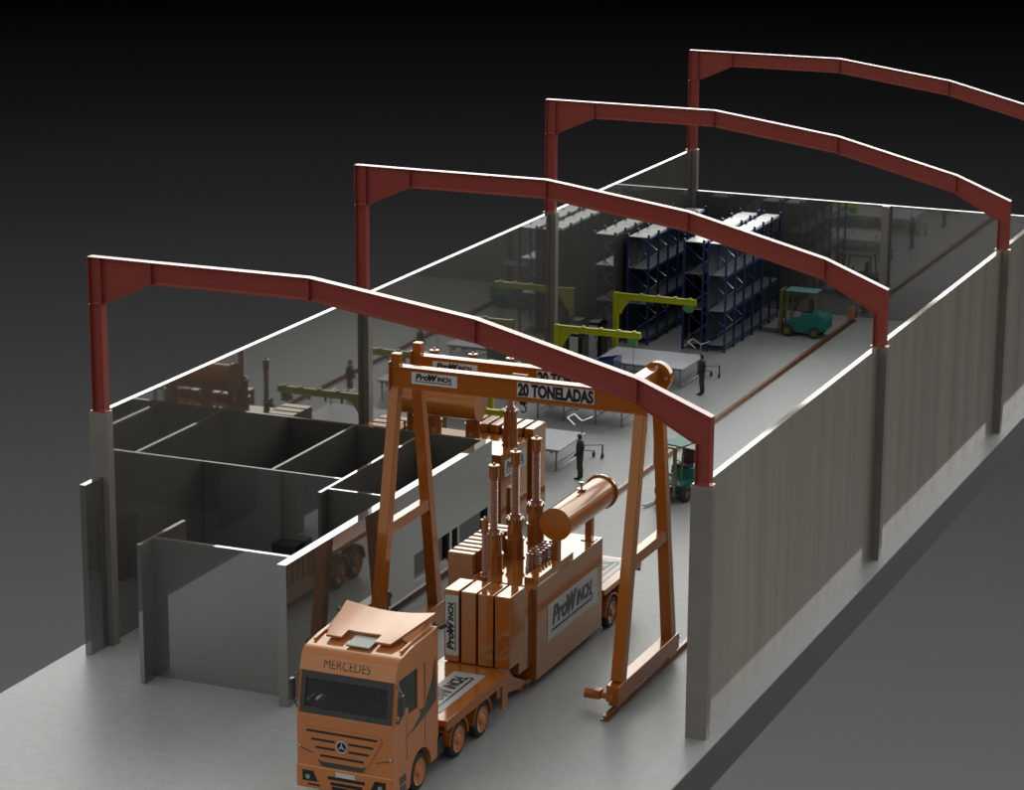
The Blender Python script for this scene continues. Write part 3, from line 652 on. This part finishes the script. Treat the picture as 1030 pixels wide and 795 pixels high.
    # exhaust / horn stubs behind the cab roof
    for sx in (-1, 1):
        MB().cyl((sx*1.45, Y(-5.35), 4.30), (sx*1.68, Y(-5.35), 4.42), .07, n=12).obj('side_lamp', DGREY, t)
        MB().cyl((sx*1.30, Y(-5.35), 4.2), (sx*1.45, Y(-5.35), 4.30), .03, n=8).obj('lamp_bracket', DGREY, t)
    # chassis, tanks and wheels
    MB().box(-.45, .45, Y(-7.5), Y(-1.3), .72, 1.08).obj('chassis', DGREY, t)
    for sx in (-1, 1):
        s = MB(); s.box(min(sx*.8, sx*1.33), max(sx*.8, sx*1.33), Y(-5.75), Y(-5.25), .45, 1.08); s.obj('side_fairing', CREAM, t, bevel=.03)
        s = MB(); s.box(min(sx*.7, sx*1.28), max(sx*.7, sx*1.28), Y(-5.18), Y(-4.72), .42, .95); s.obj('battery_box', BLACK, t, bevel=.02)
        for y, r in ((-6.55, .52), (-3.95, .52), (-2.3, .52)):
            wheel(t, sx*1.37, Y(y), r, sx, hub=CREAM)
        for y in (-3.95, -2.3): arch(t, min(sx*1.0, sx*1.40), max(sx*1.0, sx*1.40), Y(y), .53, .60, mt=OR)
    for y in (-6.55, -3.95, -2.3): MB().cyl((-1.1, Y(y), .52), (1.1, Y(y), .52), .08).obj('axle', DGREY, t)
    MB().box(-.5, .5, Y(-3.9), Y(-2.6), 1.08, 1.19).obj('fifth_wheel', DGREY, t)
truck()

# ================================================================== PALLET RACKS
NAVY = mat('dark_navy_mesh_panel', (.008, .012, .03), .5)
def pallet_rack(x0, x1, y0, y1, label, far_top=5.0):
    t = thing('pallet_rack', label, 'rack', (x0, y0, 0), group='blue storage racks at the back')
    w, l = x1-x0, y1-y0; nb = 6; st = l/nb; Hh = far_top+.15
    for i in range(nb+1):
        for x in (0, w):
            p = MB(); p.box(x-.045, x+.045, i*st-.045, i*st+.045, 0, Hh).box(x-.08, x+.08, i*st-.08, i*st+.08, 0, .015); p.obj('upright', BLUE, t)
        br = MB(); z = .4; s = 0
        while z < far_top-.6:
            a, c = (0, w) if s % 2 == 0 else (w, 0); br.beam((a, i*st, z), (c, i*st, z+.75), .035, .03, up=(0, 1, 0)); z += .75; s += 1
        br.obj('end_brace', STEEL if i in (1, 2) else BLUE, t)
    MB().box(.0-.02, .02, .05, l-.05, .35, far_top-.1).obj('back_panel', NAVY, t)
    for z in (.32, 1.9, 3.55, far_top):
        s = MB()
        for i in range(nb): s.box(.05, w-.05, i*st+.02, (i+1)*st-.02, z-.02, z+.015)
        s = s.obj('shelf', SHELF, t)
        bm_ = MB(); bm_.box(-.03, .03, 0, l, z-.12, z-.02).box(w-.03, w+.03, 0, l, z-.12, z-.02)
        bm_.obj('shelf_beam', BLUE, s)
    return t
pallet_rack(.62, 1.62, 45.0, 52.9, 'blue pallet rack with grey shelves standing against the left wall')
pallet_rack(3.35, 4.28, 45.0, 53.0, 'left row of the blue back-to-back pallet racks near the back wall')
pallet_rack(4.52, 5.36, 45.0, 53.0, 'right row of the blue back-to-back pallet racks, facing the aisle')

# ================================================================== WORKBENCHES
def workbench(label):
    t = thing('workbench', label, 'workbench', (3.87, 39.2, 0), group='long steel workbenches')
    hx, hy = 2.05, 1.38
    MB().box(-hx, hx, -hy, hy, .86, .92).obj('bench_top', TABLE, t, bevel=.01)
    fr_ = MB()
    for y in (-hy+.15, 0, hy-.15): fr_.box(-hx+.1, hx-.1, y-.03, y+.03, .78, .86)
    for x in (-hx+.15, -.7, .7, hx-.15): fr_.box(x-.03, x+.03, -hy+.1, hy-.1, .76, .84)
    fr_.obj('under_frame', LEG, t)
    for x in (-hx+.2, -.7, .7, hx-.2):
        for y in (-hy+.2, hy-.2):
            l = MB(); l.box(x-.03, x+.03, y-.03, y+.03, 0, .8).box(x-.07, x+.07, y-.07, y+.07, 0, .015); l.obj('leg', LEG, t)
        MB().beam((x, -hy+.2, .3), (x, hy-.2, .3), .03, .03).obj('stretcher', LEG, t)
    for x in (-1.3, -.2, .9):   # hanging tool hooks under the near edge
        h = MB(); h.path([(x, -hy+.05, .86), (x, -hy+.05, .62), (x+.1, -hy+.05, .55), (x+.2, -hy+.05, .62)], .02, 6); h.obj('tool_hook', DGREY, t)
    d_ = MB(); d_.path([(hx-.15, -hy+.25, .18), (hx-.1, -hy+.7, .10), (hx-.1, hy-.5, .10)], .025, 6); d_.obj('foot_rail', STEEL, t)
    # corner post with flat open arms, and a castered outrigger
    MB().cyl((hx-.12, hy-.12, .92), (hx-.12, hy-.12, 1.40), .03, n=10).obj('corner_post', LEG, t, smooth=True)
    f = MB(); z = 1.42; ox_, oy_ = hx-.12, hy-.12
    for a, c in (((0, 0), (-.69, .88)), ((-.69, .88), (-.69, .21)), ((-.69, .21), (-.03, -.68)), ((0, 0), (.17, .74))): f.beam((ox_+a[0], oy_+a[1], z), (ox_+c[0], oy_+c[1], z), .06, .03)
    f.obj('support_arms', STEEL, t)
    r = MB(); r.beam((hx-.1, hy-.6, .55), (hx+.75, hy-.1, .55), .04, .04).beam((hx-.1, hy-.3, .3), (hx+.35, hy, .22), .04, .04); r.obj('outrigger', LEG, t)
    for x, y in ((hx+.75, hy-.1), (hx+.35, hy)):
        cs = MB(); cs.box(x-.025, x+.025, y-.025, y+.025, .14, .56 if x > hx+.5 else .25).cyl((x-.04, y, .09), (x+.04, y, .09), .09, n=14); cs.obj('caster', BLACK, t)
    return t
wb = workbench('long grey workbench beside the blue bin, farthest from the trailer')
for dy, lb in ((-7.07, 'long grey workbench half hidden behind the 20 TONELADAS girder'), (-14.14, 'grey workbench nearest the trailer, beside the standing worker')):
    c = copy_tree(wb); c.location = (3.87, 39.2+dy, 0); c['label'] = lb

# ================================================================== JIB CRANES
def jib(label):
    t = thing('jib_crane', label, 'jib crane', (1.36, 41.6, 0), group='yellow jib cranes along the left wall')
    p = MB(); p.box(-.25, .25, -.25, .25, 0, .03).box(-.11, .11, -.11, .11, .03, 3.15); p.obj('post', YEL, t, bevel=.01)
    a = MB(); L_ = 3.78
    a.box(.11, L_, -.09, .09, 2.86, 2.89).box(.11, L_, -.09, .09, 3.10, 3.13).box(.11, L_, -.015, .015, 2.89, 3.10).box(L_-.02, L_, -.09, .09, 2.86, 3.13)
    a.obj('boom', YEL, t)
    g = MB(); g.prism([(.11, 2.86), (.72, 2.86), (.60, 2.74), (.38, 2.45), (.26, 2.2), (.13, 2.1)], 'y', -.05, .05); g.obj('gusset', YEL, t)
    for x in (1.2, 2.0, 2.8, 3.5): MB().box(x-.06, x+.06, -.1, .1, 3.13, 3.18).obj('boom_clip', YEL, t)
    for x in (1.05, 1.75, 2.45): MB().box(x-.03, x+.03, -.04, .04, 2.68, 2.86).obj('cable_runner', DGREY, t)
    h = MB(); h.box(3.30, 3.62, -.14, .14, 2.55, 2.85); h = h.obj('hoist', GRN, t, bevel=.02)
    MB().cyl((3.20, 0, 2.68), (3.30, 0, 2.68), .10, n=12).obj('hoist_motor', GRN, h)
    MB().cyl((3.46, 0, 1.6), (3.46, 0, 2.55), .012, n=6).obj('hoist_chain', DGREY, h)
    MB().path([(3.46, 0, 1.6), (3.53, 0, 1.52), (3.46, 0, 1.45), (3.40, 0, 1.50)], .02, 6).obj('hook', DGREY, h)
    return t
jc = jib('yellow jib crane nearest the blue racks, standing by the left wall')
for dy, lb in ((-7, 'yellow jib crane whose boom passes in front of the blue bin'), (-14, 'yellow jib crane partly hidden behind the orange gantry girder'), (-21, 'yellow jib crane behind the orange transformer that stands on the floor')):
    c = copy_tree(jc); c.location = (1.36, 41.6+dy, 0); c['label'] = lb

# ================================================================== CABINETS AND BIN
def cabinet(x, y, label):
    t = thing('machine_cabinet', label, 'cabinet', (x, y, 0), group='black and white machine cabinets')
    f = MB(); f.box(.42, .62, -.25, .5, 0, 1.95).box(-.05, .62, -.25, .5, 1.83, 1.95).box(-.05, .42, .42, .5, 0, 1.83); f.obj('frame', BLACK, t, bevel=.02)
    MB().box(0, .42, -.22, .42, .05, 1.83).obj('door_panel', WHT, t, bevel=.01)
    MB().box(.36, .39, -.245, -.22, .8, 1.1).obj('handle', DGREY, t)
    return t
cabinet(.55, 40.6, 'white and black machine cabinet under the far yellow jib boom')
cabinet(.57, 38.2, 'white and black machine cabinet behind the near yellow jib boom')
def bin_():
    t = thing('tilt_bin', 'blue open tipping bin on a trolley frame beside the far workbench', 'bin', (2.8, 36.85, 0))
    b = MB(); P = [(-.45, .85), (.42, .85), (.46, 1.40), (-.55, 1.18)]; y0, y1 = -.5, .5; th = .04
    b.prism(P, 'y', y0, y0+th); b.prism(P, 'y', y1-th, y1)
    for (xa, za), (xb, zb) in ((P[0], P[1]), (P[1], P[2]), (P[0], P[3])): b.beam((xa, 0, za), (xb, 0, zb), 1.0, .04, up=(-(zb-za), 0, xb-xa))
    b.obj('hopper', BLUEB, t)
    f = MB(); f.box(-.42, .42, -.48, -.42, .14, .22).box(-.42, .42, .42, .48, .14, .22).box(-.08, .08, -.42, .42, .14, .2)
    for x in (-.38, .38):
        for y in (-.45, .45): f.box(x-.03, x+.03, y-.03, y+.03, .22, .86)
    f.obj('trolley_frame', BLACK, t)
    for x in (-.4, .4):
        for y in (-.46, .46): MB().cyl((x, y-.03, .07), (x, y+.03, .07), .07, n=12).obj('caster', BLACK, t)
bin_()
o = MB(); o.box(0, .9, 0, .5, .02, 2.1); t = thing('filing_cabinet', 'black tall cabinet inside the front left office', 'cabinet', (3.15, 5.55, 0))
o.obj('cabinet_body', BLACK, t, bevel=.01); MB().box(.445, .455, -.01, .0, .1, 2.0).obj('door_gap', DGREY, t); MB().box(.02, .88, .02, .48, 0, .02).obj('plinth', DGREY, t)

# ================================================================== FORKLIFTS (built facing -x)
def forklift(label, loc, rz, seat=True):
    t = thing('forklift', label, 'forklift', loc, rz, 'teal forklift trucks')
    b = MB(); b.prism([(-.55, .28), (-.62, .62), (-.35, .72), (.10, .72), (.18, 1.12), (1.05, 1.15), (1.25, .95), (1.30, .35), (1.05, .22), (-.40, .22)], 'y', -.5, .5); b.obj('body', TEAL, t, bevel=.03)
    MB().prism([(1.0, .35), (1.42, .38), (1.45, .85), (1.25, 1.08), (1.0, 1.08)], 'y', -.52, .52).obj('counterweight', TEAL, t, bevel=.05)
    rf = MB(); rf.box(-.62, .92, -.50, .50, 2.10, 2.16); rf = rf.obj('roof_guard', TEAL, t, bevel=.02)
    for y in (-.44, .44):
        q = MB(); q.beam((-.62, y, .62), (-.42, y, 2.1), .06, .06, up=(0, 1, 0)); q.obj('front_pillar', OLV, t)
        q = MB(); q.beam((.92, y, 1.1), (.82, y, 2.1), .06, .06, up=(0, 1, 0)); q.obj('rear_pillar', OLV, t)
    s = MB(); s.box(.10, .55, -.26, .26, 1.12, 1.22).box(.50, .62, -.26, .26, 1.2, 1.75); s.obj('seat', SEAT, t, bevel=.04)
    sw = MB(); k = 14; sw.path([(-.2+.06*math.cos(2*PI*i/k), .17*math.sin(2*PI*i/k), 1.3+.15*math.cos(2*PI*i/k)) for i in range(k+1)], .018, 6).cyl((-.2, 0, 1.3), (-.4, 0, .8), .025); sw.obj('steering_wheel', BLACK, t)
    m_ = MB()
    for y in (-.33, .33): m_.box(-.88, -.76, y-.05, y+.05, .08, 2.15)
    for z in (.25, 1.1, 2.1): m_.box(-.86, -.78, -.28, .28, z-.04, z+.04)
    m_ = m_.obj('mast', OLV, t)
    cg = MB(); cg.box(-.95, -.89, -.42, .42, .28, .34).box(-.95, -.89, -.42, .42, .62, .68)
    for y in (-.38, -.12, .12, .38): cg.box(-.95, -.89, y-.02, y+.02, .34, 1.05)
    cg.box(-.95, -.89, -.42, .42, 1.05, 1.09); cg.obj('load_backrest', LEG, t)
    for y in (-.25, .25):
        f = MB(); f.box(-.99, -.95, y-.06, y+.06, .10, .68).box(-1.95, -.95, y-.06, y+.06, .06, .10); f.obj('fork', DGREY, t)
    for x, r in ((-.42, .29), (.88, .26)):
        for sy in (-1, 1):
            w_ = MB(); w_.lathe([(r*.5, 0), (r*.92, 0), (r, .03), (r, .17), (r*.92, .20), (r*.5, .20)], (x, sy*.55-.10, r), axis='y', n=24); wo = w_.obj('wheel', RUB, t, smooth=True)
            MB().cyl((x, sy*.55-.103*1.05, r), (x, sy*.55+.103*1.05, r), r*.55, n=18).obj('hub', OLV, wo, smooth=True)
    for y in (-.4, .4): MB().box(-.66, -.62, y-.06, y+.06, .66, .80).obj('work_lamp', WHT, t)
    return t
forklift('teal forklift parked by the back wall near the blue racks', (7.4, 49.95, 0), 0)
forklift('teal forklift seen behind the right leg of the orange crane', (11.2, 22.6, 0), math.radians(75))

# ================================================================== WORKERS
def worker(label):
    t = thing('person', label, 'person', (6.94, 23.28, 0), 0, 'workers at the benches')
    # figure faces -x; z up; joints
    J = {}; E_ = []
    def j(n, p, r, par=None):
        J[n] = len(J); V.append(p); Rr.append(r)
        if par: E_.append((J[par], J[n]))
    V = []; Rr = []
    j('pelvis', (0, 0, .95), (.13, .15)); j('waist', (-.01, 0, 1.10), (.105, .14), 'pelvis'); j('chest', (.0, 0, 1.30), (.12, .165), 'waist'); j('neck0', (-.0, 0, 1.47), (.07, .09), 'chest')
    j('neck', (-.015, 0, 1.54), (.055, .055), 'neck0'); j('head0', (-.03, 0, 1.60), (.085, .07), 'neck'); j('head1', (-.035, 0, 1.70), (.098, .08), 'head0'); j('head2', (-.03, 0, 1.765), (.06, .055), 'head1')
    for s, n in ((1, 'l'), (-1, 'r')):
        j('hip'+n, (0, s*.10, .88), (.09, .085), 'pelvis'); j('knee'+n, (-.02, s*.11, .50), (.058, .056), 'hip'+n); j('calf'+n, (.015, s*.115, .34), (.056, .052), 'knee'+n)
        j('ank'+n, (.02, s*.12, .10), (.04, .036), 'calf'+n); j('heel'+n, (.02, s*.12, .045), (.045, .04), 'ank'+n); j('toe'+n, (-.17, s*.14, .035), (.03, .042), 'heel'+n)
        j('sho'+n, (.0, s*.19, 1.42), (.06, .058), 'neck0'); 
        j('elb'+n, (.03, s*.25, 1.14), (.042, .042), 'sho'+n); j('wri'+n, (-.14, s*.22, .95), (.028, .026), 'elb'+n); j('pal'+n, (-.20, s*.21, .91), (.018, .036), 'wri'+n)
    me = bpy.data.meshes.new('body'); me.from_pydata(V, E_, []); me.update()
    o = bpy.data.objects.new('body', me); C.objects.link(o)
    sk = o.modifiers.new('skin', 'SKIN'); sk.use_smooth_shade = True
    lay = me.skin_vertices[0].data if me.skin_vertices else None
    if lay is None:
        bm = bmesh.new(); bm.from_mesh(me); bm.verts.layers.skin.verify(); bm.to_mesh(me); bm.free(); lay = me.skin_vertices[0].data
    for i, r in enumerate(Rr): lay[i].radius = r
    lay[0].use_root = True
    sb = o.modifiers.new('sub', 'SUBSURF'); sb.levels = 2; sb.render_levels = 2
    bpy.context.view_layer.update()
    dg = bpy.context.evaluated_depsgraph_get()
    body = bpy.data.meshes.new_from_object(o.evaluated_get(dg)); bpy.data.objects.remove(o)
    # fingers: short chains rooted in the palm, joined to the one body mesh
    fb = MB()
    for s in (1, -1):
        for k, (dy, ln) in enumerate(((-.03, .062), (-.01, .072), (.01, .068), (.03, .052))):
            base = Vector((-.215, s*.21+dy*.9, .905)); m1 = base+Vector((-.045*ln/.07, 0, -.02)); m2 = m1+Vector((-.02*ln/.07, 0, -.03))
            fb.cyl(base+Vector((.03, 0, .012)), m1, .0095, .0085, n=8).cyl(m1, m2, .0085, .007, n=8)
        th0 = Vector((-.185, s*(.21-.03), .915)); fb.cyl(th0, th0+Vector((-.035, -s*.03, -.01)), .011, .009, n=8).cyl(th0+Vector((-.035, -s*.03, -.01)), th0+Vector((-.06, -s*.03, -.03)), .009, .0075, n=8)
    # nose, ears
    fb.cyl((-.125, 0, 1.695), (-.147, 0, 1.665), .010, .016, n=8)
    for s in (1, -1): fb.lathe([(.012, 0), (.024, .006), (.012, .014)], (-.02, s*.082-.007, 1.675), axis='y', n=10)
    bm = bmesh.new(); bm.from_mesh(body); tmp = fb.mesh('f'); bm.from_mesh(tmp); bpy.data.meshes.remove(tmp); bm.to_mesh(body); bm.free(); body.name = 'body'
    for p in body.polygons: p.use_smooth = True
    body.materials.clear(); body.materials.append(SKIN)
    ob = bpy.data.objects.new('body', body); C.objects.link(ob); ob.parent = t
    def cloth(name, test, mt, infl):
        bm = bmesh.new(); bm.from_mesh(body); bm.normal_update()
        dl = [f for f in bm.faces if not test(f.calc_center_median())]
        for v in bm.verts: v.co += v.normal*infl
        bmesh.ops.delete(bm, geom=dl, context='FACES'); m2 = bpy.data.meshes.new(name); bm.to_mesh(m2); bm.free()
        m2.materials.clear(); m2.materials.append(mt)
        q = bpy.data.objects.new(name, m2); C.objects.link(q); q.parent = t
        so = q.modifiers.new('thickness', 'SOLIDIFY'); so.thickness = .006; so.offset = 1
        return q
    cloth('shirt', lambda c: (c.z > .97 and c.z < 1.52 and abs(c.y) < .19) or (abs(c.y) >= .17 and c.z > .955 and c.x > -.14), SHIRT, .012)
    cloth('trousers', lambda c: .08 < c.z < 1.0 and abs(c.y) < .175 and c.x > -.13, TROU, .010)
    cloth('shoes', lambda c: c.z < .10, SHOE, .008)
    cloth('hair', lambda c: c.z > 1.715 or (c.z > 1.60 and c.x > -.03), HAIR, .012)
    for s in (1, -1):
        MB().lathe([(.004, -.003), (.011, 0), (.004, .004)], (-.118, s*.03, 1.705), axis='x', n=8).obj('eye', INK, t)
    MB().box(-.122, -.112, -.022, .022, 1.628, 1.636).obj('mouth', SEAT, t)
    return t
wk = worker('worker in dark clothes standing at the workbench nearest the trailer')
for dy, lb in ((7.05, 'worker in dark clothes at the middle workbench, mostly hidden by the orange girder'), (14.1, 'worker in dark clothes standing at the far workbench near the racks')):
    c = copy_tree(wk); c.location = (6.94, 23.28+dy, 0); c['label'] = lb
